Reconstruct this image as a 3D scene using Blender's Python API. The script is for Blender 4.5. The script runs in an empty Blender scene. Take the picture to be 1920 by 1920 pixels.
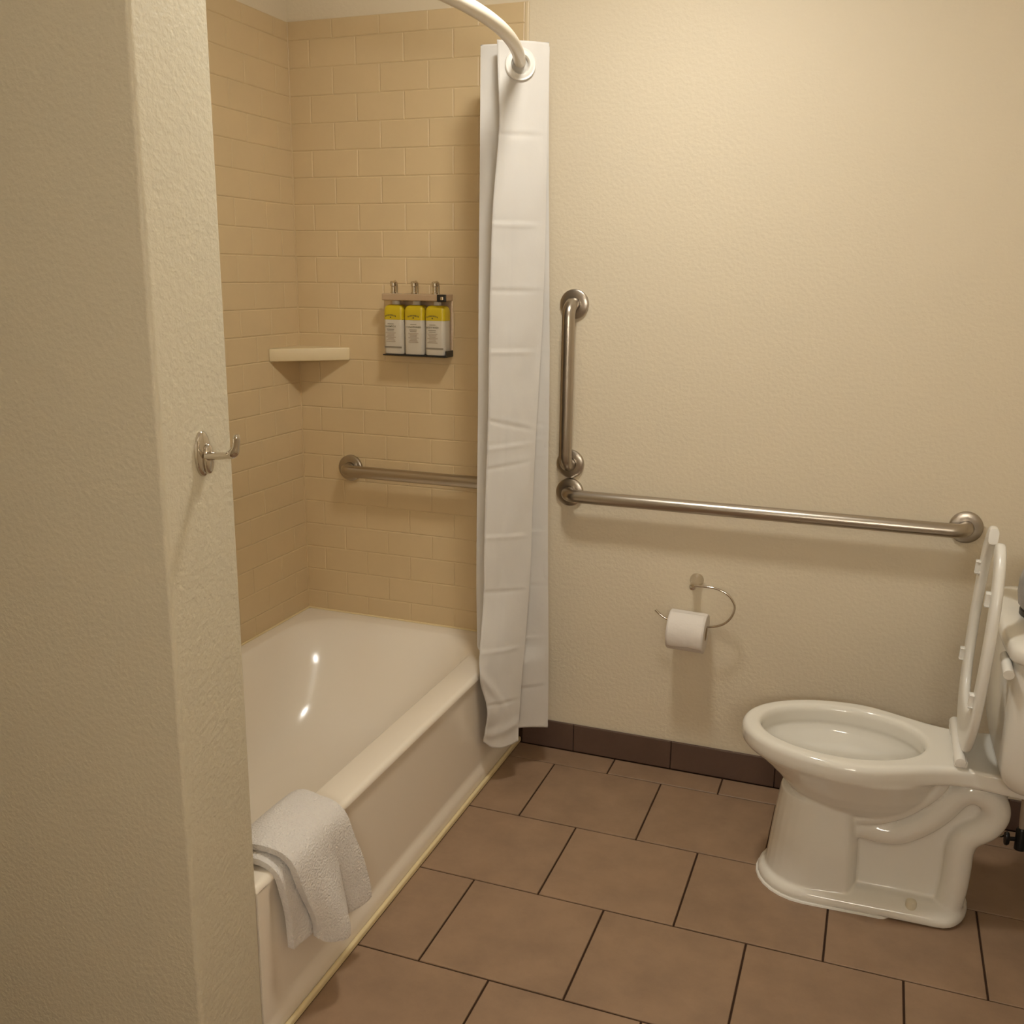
import bpy, bmesh, math, random
from mathutils import Vector, Matrix, noise

random.seed(7)
scene = bpy.context.scene
COL = scene.collection
PI = math.pi

# ------------------------------------------------------------------ camera
CAM_LOC = Vector((1.7319, -2.7269, 1.4425))
rv = Vector((-0.2312, -0.0537, 0.3534))
R = Matrix.Rotation(rv.length, 3, rv.normalized())
cam = bpy.data.cameras.new('camera')
cam.sensor_width = 36.0
cam.lens = 1852.9 / 1920.0 * 36.0
cam.clip_start = 0.01
camo = bpy.data.objects.new('camera', cam)
COL.objects.link(camo)
m = Matrix.Identity(4)
for i in range(3):
    m[i][0] = R[i][0]
    m[i][1] = R[i][2]
    m[i][2] = -R[i][1]
    m[i][3] = CAM_LOC[i]
camo.matrix_world = m
scene.camera = camo

# ------------------------------------------------------------------ world, exposure
world = bpy.data.worlds.new('world')
scene.world = world
world.use_nodes = True
world.node_tree.nodes['Background'].inputs[0].default_value = (0.02, 0.02, 0.02, 1)
world.node_tree.nodes['Background'].inputs[1].default_value = 1.0
vs = scene.view_settings
vs.view_transform = 'Standard'
vs.look = 'None'
vs.gamma = 1.0
vs.use_curve_mapping = False
vs.exposure = 0.0
LAMP_POWER = 101.0        # emission strength of the bathroom ceiling dome
LAMP_COLOR = (1.0, 0.975, 0.90)
FILL_POWER = 46.0    # emission strength of the added fill bar, unseen behind the camera
FILL_COLOR = (1.0, 0.975, 0.92)
LAMP_LOC = (1.18, -0.87, 2.44)


# ------------------------------------------------------------------ materials
def srgb(r, g, b):
    def f(c):
        c /= 255.0
        return c / 12.92 if c <= 0.04045 else ((c + 0.055) / 1.055) ** 2.4
    return (f(r), f(g), f(b), 1.0)


def material(name, color, rough=0.5, metal=0.0, spec=0.5, coat=0.0, mottling=None, bump=None, sheen=0.0,
             transmission=0.0, emission=None):
    """mottling = (scale, amount), bump = list of (scale, strength, distance, detail)"""
    mt = bpy.data.materials.new(name)
    mt.use_nodes = True
    nt = mt.node_tree
    b = nt.nodes['Principled BSDF']
    b.inputs['Base Color'].default_value = color
    b.inputs['Roughness'].default_value = rough
    b.inputs['Metallic'].default_value = metal
    b.inputs['Specular IOR Level'].default_value = spec
    b.inputs['Coat Weight'].default_value = coat
    b.inputs['Sheen Weight'].default_value = sheen
    b.inputs['Transmission Weight'].default_value = transmission
    if emission:
        b.inputs['Emission Color'].default_value = emission[0]
        b.inputs['Emission Strength'].default_value = emission[1]
    geo = None
    if mottling or bump:
        geo = nt.nodes.new('ShaderNodeNewGeometry')
    if mottling:
        n = nt.nodes.new('ShaderNodeTexNoise')
        n.inputs['Scale'].default_value = mottling[0]
        n.inputs['Detail'].default_value = 6
        n.inputs['Roughness'].default_value = 0.65
        nt.links.new(geo.outputs['Position'], n.inputs['Vector'])
        oi = nt.nodes.new('ShaderNodeObjectInfo')
        ad = nt.nodes.new('ShaderNodeMath')
        ad.operation = 'MULTIPLY_ADD'
        nt.links.new(oi.outputs['Random'], ad.inputs[0])
        ad.inputs[1].default_value = mottling[2] if len(mottling) > 2 else 0.0
        nt.links.new(n.outputs['Fac'], ad.inputs[2])
        mr = nt.nodes.new('ShaderNodeMapRange')
        mr.inputs['From Min'].default_value = 0.3
        mr.inputs['From Max'].default_value = 0.7
        mr.inputs['To Min'].default_value = 1.0 - mottling[1]
        mr.inputs['To Max'].default_value = 1.0 + mottling[1]
        nt.links.new(ad.outputs[0], mr.inputs['Value'])
        mx = nt.nodes.new('ShaderNodeVectorMath')
        mx.operation = 'SCALE'
        mx.inputs[0].default_value = color[:3]
        nt.links.new(mr.outputs[0], mx.inputs['Scale'])
        nt.links.new(mx.outputs[0], b.inputs['Base Color'])
    prev = None
    for (sc, st, di, de) in (bump or []):
        n = nt.nodes.new('ShaderNodeTexNoise')
        n.inputs['Scale'].default_value = sc
        n.inputs['Detail'].default_value = de
        nt.links.new(geo.outputs['Position'], n.inputs['Vector'])
        bp = nt.nodes.new('ShaderNodeBump')
        bp.inputs['Strength'].default_value = st
        bp.inputs['Distance'].default_value = di
        nt.links.new(n.outputs['Fac'], bp.inputs['Height'])
        if prev:
            nt.links.new(prev.outputs[0], bp.inputs['Normal'])
        nt.links.new(bp.outputs[0], b.inputs['Normal'])
        prev = bp
    return mt


M = {}
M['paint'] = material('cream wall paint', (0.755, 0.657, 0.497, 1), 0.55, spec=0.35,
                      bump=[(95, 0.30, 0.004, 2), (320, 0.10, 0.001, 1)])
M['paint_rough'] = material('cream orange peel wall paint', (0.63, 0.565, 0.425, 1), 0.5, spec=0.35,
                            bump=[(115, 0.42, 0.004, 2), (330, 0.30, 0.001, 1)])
M['ceiling'] = material('ceiling paint', (0.84, 0.80, 0.71, 1), 0.8, spec=0.2, bump=[(110, 0.3, 0.003, 2)])
M['tile'] = material('tan wall tile', (0.66, 0.505, 0.295, 1), 0.38, spec=0.4, mottling=(6, 0.03, 0.05))
M['tile_trim'] = material('tan edge strip', (0.70, 0.565, 0.36, 1), 0.4)
M['shelf'] = material('tan moulded shelf', (0.72, 0.58, 0.35, 1), 0.38)
M['floor_tile'] = material('brown porcelain floor tile', (0.285, 0.185, 0.116, 1), 0.42, spec=0.4,
                           mottling=(10, 0.14, 0.10), bump=[(60, 0.08, 0.001, 3)])
M['grout'] = material('dark brown grout', (0.05, 0.027, 0.016, 1), 0.9, spec=0.1)
M['base_tile'] = material('dark brown base tile', (0.11, 0.065, 0.047, 1), 0.42, mottling=(9, 0.12, 0.08))
M['tub'] = material('almond white enamel', (0.87, 0.785, 0.665, 1), 0.15, spec=0.5)
M['caulk'] = material('cream caulk', (0.78, 0.64, 0.37, 1), 0.5)
M['china'] = material('white vitreous china', (0.80, 0.765, 0.69, 1), 0.08, spec=0.5)
M['seat'] = material('white seat plastic', (0.83, 0.80, 0.74, 1), 0.25)
M['cap'] = material('cream bolt cap', (0.74, 0.68, 0.53, 1), 0.4)
M['water'] = material('toilet water', (0.62, 0.57, 0.48, 1), 0.04, spec=0.5)
M['curtain'] = material('white curtain fabric', (0.67, 0.635, 0.59, 1), 0.75, spec=0.2,
                        bump=[(900, 0.08, 0.0006, 1), (28, 0.25, 0.003, 3)])
M['ring'] = material('white ring plastic', (0.84, 0.80, 0.74, 1), 0.35)
M['rod'] = material('off white rod', (0.80, 0.72, 0.60, 1), 0.3)
M['towel'] = material('white terry cloth', (0.80, 0.75, 0.70, 1), 0.95, spec=0.05, sheen=0.15,
                      bump=[(240, 0.8, 0.006, 3)])
M['steel'] = material('brushed stainless steel', (0.47, 0.42, 0.36, 1), 0.3, metal=1.0, bump=[(700, 0.03, 0.0005, 1)])
M['chrome'] = material('polished chrome', (0.66, 0.61, 0.54, 1), 0.08, metal=1.0)
M['paper'] = material('white tissue paper', (0.82, 0.76, 0.70, 1), 0.9, spec=0.05, bump=[(160, 0.25, 0.002, 3)])
M['core'] = material('cardboard core', (0.40, 0.29, 0.17, 1), 0.9)
M['bottle'] = material('white bottle plastic', (0.66, 0.60, 0.50, 1), 0.35)
M['yellow'] = material('yellow bottle label', (0.60, 0.44, 0.012, 1), 0.35)
M['ink'] = material('dark olive ink', (0.10, 0.085, 0.035, 1), 0.6)
M['ink_grey'] = material('grey ink', (0.26, 0.22, 0.16, 1), 0.6)
M['ink_pale'] = material('pale brown ink', (0.44, 0.35, 0.26, 1), 0.6)
M['bracket'] = material('satin bracket', (0.60, 0.46, 0.32, 1), 0.35, metal=0.5)
M['black'] = material('black plastic', (0.012, 0.011, 0.010, 1), 0.35)
M['hose'] = material('beige supply hose', (0.48, 0.36, 0.25, 1), 0.45)
M['greywrap'] = material('grey wrap', (0.36, 0.34, 0.32, 1), 0.45, mottling=(30, 0.2))
M['lamp_base'] = material('white lamp base', (0.8, 0.78, 0.74, 1), 0.4)
M['lamp_glass'] = material('lit frosted glass', (0.9, 0.88, 0.82, 1), 0.5, emission=(LAMP_COLOR + (1,), LAMP_POWER))
M['fill_glow'] = material('glowing fill panel', (0.9, 0.9, 0.9, 1), 0.5, emission=(FILL_COLOR + (1,), FILL_POWER))  # glow of the added fill bar

# ------------------------------------------------------------------ helpers
WLOC = {}


def tag(o, label=None, cat=None, group=None, kind=None):
    if label:
        o['label'] = label
    if cat:
        o['category'] = cat
    if group:
        o['group'] = group
    if kind:
        o['kind'] = kind
    return o


def empty(name, loc, label, cat, group=None):
    o = bpy.data.objects.new(name, None)
    COL.objects.link(o)
    o.location = loc
    o.empty_display_size = 0.05
    WLOC[o] = Vector(loc)
    return tag(o, label, cat, group)


def link_mesh(name, me, mat, parent=None, loc=(0, 0, 0), smooth=False):
    """me is in coordinates relative to loc (world)."""
    o = bpy.data.objects.new(name, me)
    COL.objects.link(o)
    loc = Vector(loc)
    if parent is not None:
        o.parent = parent
        o.location = loc - WLOC[parent]
    else:
        o.location = loc
    WLOC[o] = loc
    if mat is not None and len(me.materials) == 0:
        me.materials.append(mat)
    if smooth:
        me.polygons.foreach_set('use_smooth', [True] * len(me.polygons))
    return o


def build(name, verts, faces, mat, parent=None, smooth=False, angle=None):
    """world-space verts; origin goes to the bottom centre (top level) or the centre (part)."""
    vs_ = [Vector(v) for v in verts]
    lo = Vector((min(v.x for v in vs_), min(v.y for v in vs_), min(v.z for v in vs_)))
    hi = Vector((max(v.x for v in vs_), max(v.y for v in vs_), max(v.z for v in vs_)))
    c = (lo + hi) / 2
    if parent is None:
        c.z = lo.z
    me = bpy.data.meshes.new(name)
    me.from_pydata([v - c for v in vs_], [], faces)
    bm = bmesh.new()
    bm.from_mesh(me)
    bmesh.ops.recalc_face_normals(bm, faces=bm.faces)
    bm.to_mesh(me)
    bm.free()
    o = link_mesh(name, me, mat, parent, c, smooth)
    if angle is not None:
        smooth_by_angle(me, angle)
    return o


def smooth_by_angle(me, ang):
    me.polygons.foreach_set('use_smooth', [True] * len(me.polygons))
    bm = bmesh.new()
    bm.from_mesh(me)
    for e in bm.edges:
        if len(e.link_faces) == 2 and e.calc_face_angle(0) > ang:
            e.smooth = False
    bm.to_mesh(me)
    bm.free()


def from_bm(name, bm, mat, parent=None, angle=0.6):
    vs_ = [v.co for v in bm.verts]
    lo = Vector((min(v.x for v in vs_), min(v.y for v in vs_), min(v.z for v in vs_)))
    hi = Vector((max(v.x for v in vs_), max(v.y for v in vs_), max(v.z for v in vs_)))
    c = (lo + hi) / 2
    if parent is None:
        c.z = lo.z
    bmesh.ops.translate(bm, verts=bm.verts, vec=-c)
    me = bpy.data.meshes.new(name)
    bmesh.ops.recalc_face_normals(bm, faces=bm.faces)
    bm.to_mesh(me)
    bm.free()
    o = link_mesh(name, me, mat, parent, c)
    smooth_by_angle(me, angle)
    return o


def box(name, lo, hi, mat, parent=None, bevel=0.0, seg=2):
    bm = bmesh.new()
    bmesh.ops.create_cube(bm, size=1)
    for v in bm.verts:
        v.co = Vector([lo[i] if v.co[i] < 0 else hi[i] for i in range(3)])
    if bevel:
        bmesh.ops.bevel(bm, geom=bm.edges[:], offset=bevel, segments=seg, profile=0.5, affect='EDGES')
    return from_bm(name, bm, mat, parent, 0.1)


def sweep_data(path, radius, n=20, squash=None):
    """tube along path; radius number or list"""
    P = [Vector(p) for p in path]
    k = len(P)
    rad = radius if isinstance(radius, (list, tuple)) else [radius] * k
    T = []
    for i in range(k):
        t = P[min(i + 1, k - 1)] - P[max(i - 1, 0)]
        T.append(t.normalized())
    a = Vector((0, 0, 1)) if abs(T[0].z) < 0.9 else Vector((1, 0, 0))
    N = (a - T[0] * a.dot(T[0])).normalized()
    verts, faces = [], []
    for i in range(k):
        N = (N - T[i] * N.dot(T[i])).normalized()
        B = T[i].cross(N)
        for j in range(n):
            an = 2 * PI * j / n
            verts.append(P[i] + (N * math.cos(an) + B * math.sin(an)) * rad[i])
    for i in range(k - 1):
        for j in range(n):
            j2 = (j + 1) % n
            faces.append((i * n + j, i * n + j2, (i + 1) * n + j2, (i + 1) * n + j))
    faces.append(tuple(range(n))[::-1])
    faces.append(tuple(range((k - 1) * n, k * n)))
    return verts, faces


def sweep(name, path, radius, mat, parent=None, n=20):
    v, f = sweep_data(path, radius, n)
    return build(name, v, f, mat, parent, angle=0.8)


def lathe(name, profile, origin, axis, mat, parent=None, n=32, sx=1.0, sy=1.0, angle=0.6):
    """profile: list of (radius, height) along axis."""
    o = Vector(origin)
    ax = Vector(axis).normalized()
    a = Vector((0, 0, 1)) if abs(ax.z) < 0.9 else Vector((1, 0, 0))
    U = (a - ax * a.dot(ax)).normalized()
    V = ax.cross(U)
    verts, faces = [], []
    for (r, h) in profile:
        for j in range(n):
            an = 2 * PI * j / n
            verts.append(o + ax * h + U * (math.cos(an) * r * sx) + V * (math.sin(an) * r * sy))
    k = len(profile)
    for i in range(k - 1):
        for j in range(n):
            j2 = (j + 1) % n
            faces.append((i * n + j, i * n + j2, (i + 1) * n + j2, (i + 1) * n + j))
    if profile[0][0] > 1e-6:
        faces.append(tuple(range(n))[::-1])
    if profile[-1][0] > 1e-6:
        faces.append(tuple(range((k - 1) * n, k * n)))
    ob = build(name, verts, faces, mat, parent, angle=angle)
    return ob


def catmull(pts, sub=8):
    P = [Vector(p) for p in pts]
    out = []
    for i in range(len(P) - 1):
        p0 = P[max(i - 1, 0)]
        p1, p2 = P[i], P[i + 1]
        p3 = P[min(i + 2, len(P) - 1)]
        for s in range(sub):
            t = s / sub
            out.append(0.5 * ((2 * p1) + (p2 - p0) * t + (2 * p0 - 5 * p1 + 4 * p2 - p3) * t * t
                              + (3 * p1 - p0 - 3 * p2 + p3) * t ** 3))
    out.append(P[-1])
    return out


def round_rect(x0, x1, y0, y1, r, nc=8, ne=8):
    """closed loop, same topology for all sizes"""
    r = min(r, abs(x1 - x0) / 2 - 1e-4, abs(y1 - y0) / 2 - 1e-4)
    cs = [(x1 - r, y1 - r, 0), (x0 + r, y1 - r, PI / 2), (x0 + r, y0 + r, PI), (x1 - r, y0 + r, 1.5 * PI)]
    arcs = []
    for (cx, cy, a0) in cs:
        arcs.append([(cx + r * math.cos(a0 + PI / 2 * i / nc), cy + r * math.sin(a0 + PI / 2 * i / nc))
                     for i in range(nc + 1)])
    out = []
    for k in range(4):
        out += arcs[k]
        a = arcs[k][-1]
        b = arcs[(k + 1) % 4][0]
        for i in range(1, ne):
            t = i / ne
            out.append((a[0] + (b[0] - a[0]) * t, a[1] + (b[1] - a[1]) * t))
    return out


def loft_data(rings, cap0=True, cap1=True):
    n = len(rings[0])
    verts = [p for r in rings for p in r]
    faces = []
    for i in range(len(rings) - 1):
        for j in range(n):
            j2 = (j + 1) % n
            faces.append((i * n + j, i * n + j2, (i + 1) * n + j2, (i + 1) * n + j))
    if cap0:
        faces.append(tuple(range(n))[::-1])
    if cap1:
        faces.append(tuple(range((len(rings) - 1) * n, len(rings) * n)))
    return verts, faces


def smoothstep(a, b, x):
    t = max(0.0, min(1.0, (x - a) / (b - a)))
    return t * t * (3 - 2 * t)


def lerp(a, b, t):
    return a + (b - a) * t


# ------------------------------------------------------------------ room shell
ZC = 2.44
XR, YR, XL = 2.26, -3.5, -0.7
WX, WY0, WY1 = 0.7535, -1.395, -1.567      # end of the partition wall
TUBZ = 0.348
TILE_TOP = 2.155

floor = tag(box('floor', (XL, YR, -0.06), (XR, 0.0, -0.003), M['grout']), kind='structure')
tag(floor, 'brown porcelain tile floor with dark grout')
wall_back = tag(box('wall_back', (-0.12, 0.0, 0.0), (XR + 0.12, 0.12, ZC), M['paint']), kind='structure')
wall_left = tag(box('wall_left', (-0.12, WY0, 0.0), (0.0, 0.0, ZC), M['paint']), kind='structure')
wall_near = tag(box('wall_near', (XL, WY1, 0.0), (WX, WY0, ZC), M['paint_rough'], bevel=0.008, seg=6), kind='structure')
wall_right = tag(box('wall_right', (XR, YR, 0.0), (XR + 0.12, 0.0, ZC), M['paint']), kind='structure')
wall_rear = tag(box('wall_rear', (XL - 0.12, YR - 0.12, 0.0), (XR + 0.12, YR, ZC), M['paint']), kind='structure')
wall_entry = tag(box('wall_entry', (XL - 0.12, YR, 0.0), (XL, WY0, ZC), M['paint']), kind='structure')
ceiling = tag(box('ceiling', (XL - 0.12, YR - 0.12, ZC), (XR + 0.12, 0.12, ZC + 0.1), M['ceiling']), kind='structure')


# floor tiles: running bond
def tile_mesh(w, d, t, bev, name, drop=None):
    """tile lying in XY centred on the origin, top at z=0"""
    a, b = w / 2, d / 2
    drop = bev if drop is None else drop
    vs_ = [(-a, -b, -t), (a, -b, -t), (a, b, -t), (-a, b, -t),
           (-a, -b, -drop), (a, -b, -drop), (a, b, -drop), (-a, b, -drop),
           (-a + bev, -b + bev, 0), (a - bev, -b + bev, 0), (a - bev, b - bev, 0), (-a + bev, b - bev, 0)]
    fs = []
    for k in (0, 4):
        for j in range(4):
            j2 = (j + 1) % 4
            fs.append((k + j, k + j2, k + 4 + j2, k + 4 + j))
    fs += [(8, 9, 10, 11), (3, 2, 1, 0)]
    me = bpy.data.meshes.new(name)
    me.from_pydata(vs_, [], fs)
    return me


SX, SY, SO, YO = 0.3275, 0.3169, 0.913, -0.1086
GAP = 0.0045
cache = {}


def put_floor_tile(x0, x1, y0, y1):
    if x1 - x0 < 0.02 or y1 - y0 < 0.02:
        return
    w, d = x1 - x0 - GAP, y1 - y0 - GAP
    key = (round(w, 4), round(d, 4))
    if key not in cache:
        cache[key] = tile_mesh(w, d, 0.012, 0.0012, 'floor_tile')
        cache[key].materials.append(M['floor_tile'])
    link_mesh('floor_tile', cache[key], M['floor_tile'], floor,
              ((x0 + x1) / 2, (y0 + y1) / 2, random.uniform(-0.0003, 0.0003)))


for k in range(-1, 11):
    y1 = YO - k * SY if k >= 0 else -0.012
    y0 = YO - (k + 1) * SY
    y0 = max(y0, YR)
    off = SO + (0.5 * SX if k % 2 else 0.0)
    for n in range(-7, 6):
        x0, x1 = off + n * SX, off + (n + 1) * SX
        x0, x1 = max(x0, XL), min(x1, XR)
        if x1 <= x0:
            continue
        bx = 0.764
        if y1 <= WY1:
            put_floor_tile(x0, x1, y0, y1)
            continue
        if x1 > bx:
            put_floor_tile(max(x0, bx), x1, y0, y1)
        if y0 < WY1 and x0 < bx:
            put_floor_tile(x0, min(x1, bx), y0, WY1)


# moulded subway tile surround: back wall and left wall
def wall_tile_mesh(w, h, name):
    return tile_mesh(w, h, 0.0032, 0.0030, name, 0.0012)


TZ0, TH, TW, TWO = 2.1029, 0.0769, 0.1537, 0.0752
wcache = {}


def put_wall_tile(parent, a0, a1, z0, z1, side):
    if a1 - a0 < 0.012 or z1 - z0 < 0.012:
        return
    g = 0.0003
    w, h = a1 - a0 - g, z1 - z0 - g
    key = (round(w, 4), round(h, 4))
    if key not in wcache:
        wcache[key] = wall_tile_mesh(w, h, 'wall_tile')
        wcache[key].materials.append(M['tile'])
    ac, zc = (a0 + a1) / 2, (z0 + z1) / 2
    if side == 'back':
        o = link_mesh('wall_tile', wcache[key], M['tile'], parent, (ac, -0.0042, zc))
        o.rotation_euler = (PI / 2, 0, 0)
    else:
        o = link_mesh('wall_tile', wcache[key], M['tile'], parent, (0.0042, -ac, zc))
        o.rotation_euler = (PI / 2, 0, PI / 2)


box('tile_backing', (0.0, -0.0016, TUBZ - 0.01), (0.746, 0.001, TILE_TOP), M['tile'], wall_back)
box('tile_backing', (-0.001, WY0, TUBZ - 0.01), (0.0016, 0.0, TILE_TOP), M['tile'], wall_left)
box('edge_strip', (0.746, -0.007, TUBZ - 0.01), (0.759, 0.0, TILE_TOP), M['tile_trim'], wall_back, 0.003)
box('corner_bead', (0.0, -0.0062, TUBZ - 0.01), (0.0062, 0.0, TILE_TOP), M['tile'], wall_back, 0.0008, 1)
for k in range(-1, 23):
    z1 = TZ0 - k * TH if k >= 0 else TILE_TOP
    z0 = TZ0 - (k + 1) * TH
    z0 = max(z0, TUBZ)
    for side, par, amax in (('back', wall_back, 0.746), ('left', wall_left, 1.395)):
        odd = k % 2 if side == 'back' else (k + 1) % 2
        off = TWO + (0.5 * TW if odd else 0.0)
        for n in range(-2, 10):
            a0, a1 = max(off + n * TW, 0.0045), min(off + (n + 1) * TW, amax)
            if a1 > a0:
                put_wall_tile(par, a0, a1, z0, z1, side)

# tile baseboard along the back wall, in pieces
baseboard = tag(box('baseboard_back', (0.76, -0.006, -0.002), (XR, 0.002, 0.086), M['grout']), kind='structure')
xs = [0.772]
x = 1.246 - 0.305
while x < XR - 0.02:
    xs.append(x)
    x += 0.305
xs.append(XR)
for a, b in zip(xs[:-1], xs[1:]):
    if b - a > 0.02:
        box('base_tile', (a + 0.001, -0.0105, 0.0005), (b - 0.001, -0.002, 0.0885), M['base_tile'], baseboard, 0.002, 2)
tag(box('trim_1', (0.757, WY0 + 0.002, -0.001), (0.7675, -0.003, 0.016), M['caulk'], None, 0.005, 3), kind='structure')
trim2 = tag(box('trim_2', (0.002, -0.0085, TUBZ - 0.002), (0.745, -0.0005, TUBZ + 0.004), M['caulk'], None, 0.002, 2), kind='structure')
trim3 = tag(box('trim_3', (0.0005, WY0 + 0.002, TUBZ - 0.002), (0.0085, -0.009, TUBZ + 0.004), M['caulk'], None, 0.002, 2), kind='structure')


# ------------------------------------------------------------------ ceiling lamp and added fill light
def ceiling_lamp(loc, r, mat, label):
    t = empty('ceiling_light', loc, label, 'ceiling light')
    x, y, z = loc
    lathe('base', [(r * 1.08, 0.0), (r * 1.08, -0.02), (r * 0.98, -0.028)], (x, y, z), (0, 0, 1), M['lamp_base'], t, 40)
    prof = [(r * 0.97, -0.0282)]
    for i in range(1, 13):
        a = PI / 2 * i / 12
        prof.append((r * 0.97 * math.cos(a) + 1e-5, -0.028 - 0.024 * math.sin(a)))
    lathe('glass_dome', prof, (x, y, z), (0, 0, 1), mat, t, 40, angle=3)
    return t


ceiling_lamp(LAMP_LOC, 0.12, M['lamp_glass'], 'lit frosted dome light on the bathroom ceiling near the toilet paper wall')
vl = empty('fill_light', (1.95, YR, 1.59), 'added unseen fill light bar on the rear wall', 'fill light')  # invented fixture, added out of view to brighten the room from the front
box('back_plate', (1.70, YR, 1.61), (2.20, YR + 0.02, 1.69), M['lamp_base'], vl, 0.004)
box('fill_panel', (1.65, YR + 0.02, 1.59), (2.25, YR + 0.075, 1.71), M['fill_glow'], vl, 0.012, 3)

# ------------------------------------------------------------------ bathtub
tub = empty('bathtub', (0.376, -0.698, 0.0), 'almond white alcove bathtub with a flat apron under the shower curtain', 'bathtub')


def ringz(x0, x1, y0, y1, r, z):
    return [(px, py, z) for (px, py) in round_rect(x0, x1, y0, y1, r, 10, 12)]


rings = [ringz(0.003, 0.7525, -1.393, -0.003, 0.006, 0.3345),
         ringz(0.003, 0.7525, -1.393, -0.003, 0.006, 0.336),
         ringz(0.004, 0.7505, -1.391, -0.004, 0.006, 0.3435),
         ringz(0.008, 0.745, -1.388, -0.008, 0.006, 0.3478),
         ringz(0.012, 0.738, -1.384, -0.012, 0.01, 0.3485),
         ringz(0.046, 0.672, -1.345, -0.060, 0.13, 0.3475),
         ringz(0.051, 0.667, -1.340, -0.066, 0.14, 0.3455),
         ringz(0.056, 0.662, -1.335, -0.075, 0.15, 0.3400),
         ringz(0.064, 0.655, -1.328, -0.095, 0.17, 0.325),
         ringz(0.082, 0.640, -1.315, -0.165, 0.19, 0.24),
         ringz(0.100, 0.625, -1.300, -0.240, 0.19, 0.15),
         ringz(0.118, 0.608, -1.285, -0.300, 0.18, 0.095),
         ringz(0.150, 0.575, -1.255, -0.350, 0.16, 0.066),
         ringz(0.210, 0.515, -1.19, -0.42, 0.12, 0.055),
         ringz(0.300, 0.425, -1.05, -0.56, 0.05, 0.052)]
v, f = loft_data(rings, cap0=False, cap1=True)
basin = build('basin', v, f, M['tub'], tub, smooth=True)
# apron: vertical panel with a shallow recess
ny, nz = 90, 44
verts, faces = [], []


def apron_x(y, z):
    cy, cz = -0.70, 0.270
    hy, hz = 0.660, 0.228
    r = 0.07
    qx, qz = abs(y - cy) - hy + r, abs(z - cz) - hz + r
    d = math.hypot(max(qx, 0), max(qz, 0)) + min(max(qx, qz), 0) - r
    x = 0.7525 - 0.006 * smoothstep(0.0, -0.022, d) * smoothstep(0.345, 0.30, z)
    x += 0.004 * smoothstep(0.050, 0.03, z)
    return x


for i in range(ny + 1):
    y = lerp(-1.393, -0.003, i / ny)
    for j in range(nz + 1):
        z = lerp(0.0, 0.336, j / nz)
        verts.append((apron_x(y, z), y, z))
for i in range(ny + 1):
    y = lerp(-1.393, -0.003, i / ny)
    for j in range(nz + 1):
        z = lerp(0.0, 0.336, j / nz)
        verts.append((0.735, y, z))
W = nz + 1
NB = (ny + 1) * W
for i in range(ny):
    for j in range(nz):
        a = i * W + j
        faces.append((a, a + W, a + W + 1, a + 1))
        faces.append((NB + a, NB + a + 1, NB + a + W + 1, NB + a + W))
    faces.append((i * W, NB + i * W, NB + (i + 1) * W, (i + 1) * W))
for j in range(nz):
    faces.append((j, j + 1, NB + j + 1, NB + j))
    a = ny * W + j
    faces.append((a, NB + a, NB + a + 1, a + 1))
build('apron', verts, faces, M['tub'], tub, angle=0.9)


# ------------------------------------------------------------------ grab bars
def grab_bar(name, p0, p1, label, stand=0.057, r=0.0185):
    p0, p1 = Vector(p0), Vector(p1)
    out = Vector((0, -1, 0))
    d = (p1 - p0).normalized()
    t = empty(name, p0, label, 'grab bar', 'steel grab bars on the back wall')
    br = 0.036
    path = [p0 + out * 0.002]
    for i in range(9):
        a = PI / 2 * i / 8
        path.append(p0 + out * (stand - br + br * math.sin(a)) + d * (br - br * math.cos(a)))
    L = (p1 - p0).length
    for s in (0.25, 0.5, 0.75):
        path.append(p0 + out * stand + d * (L * s))
    for i in range(9):
        a = PI / 2 * (8 - i) / 8
        path.append(p1 + out * (stand - br + br * math.sin(a)) - d * (br - br * math.cos(a)))
    path.append(p1 + out * 0.002)
    sweep('bar', path, r, M['steel'], t, 28)
    for p in (p0, p1):
        fl = lathe('flange', [(0.0415, 0.0), (0.0415, 0.006), (0.0405, 0.0095), (0.037, 0.0115), (0.026, 0.0125), (r + 0.0015, 0.0128),
                              (r + 0.0015, 0.009)], p, out, M['steel'], t, 40)
    return t


grab_bar('grab_bar', (0.9072, 0, 0.8231), (1.9742, 0, 0.8231), 'long horizontal steel grab bar on the cream wall above the toilet paper')
grab_bar('grab_bar', (0.9065, 0, 0.9074), (0.9065, 0, 1.364), 'short vertical steel grab bar on the cream wall beside the shower curtain')
grab_bar('grab_bar', (0.18, -0.004, 0.839), (0.70, -0.004, 0.839), 'horizontal steel grab bar on the tan tile above the bathtub')

# ------------------------------------------------------------------ corner shelf
sh = bmesh.new()
n = 6
outline = [(0.0045, -0.0045)]
A, B = Vector((0.0045, -0.172)), Vector((0.186, -0.0045))
d = (B - A).normalized()
outl = [(0.0045, -0.0045), (0.0045, -0.168)]
outl += [(0.0055, -0.1715), (0.0085, -0.1705)]
outl += [(0.172, -0.0195), (0.182, -0.0135), (0.186, -0.0095), (0.186, -0.0045)]
zt, zb = 1.2175, 1.178
vb = [sh.verts.new((x, y, zb)) for x, y in outl]
vt = [sh.verts.new((x, y, zt)) for x, y in outl]
k = len(outl)
sh.faces.new(vt)
sh.faces.new(vb[::-1])
for i in range(k):
    sh.faces.new((vb[i], vb[(i + 1) % k], vt[(i + 1) % k], vt[i]))
bmesh.ops.recalc_face_normals(sh, faces=sh.faces)
ed = [e for e in sh.edges if abs(e.verts[0].co.z - e.verts[1].co.z) < 1e-6 and
      (e.verts[0].co.x + e.verts[0].co.y * -1) > 0.1 and (e.verts[1].co.x - e.verts[1].co.y) > 0.1]
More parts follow.
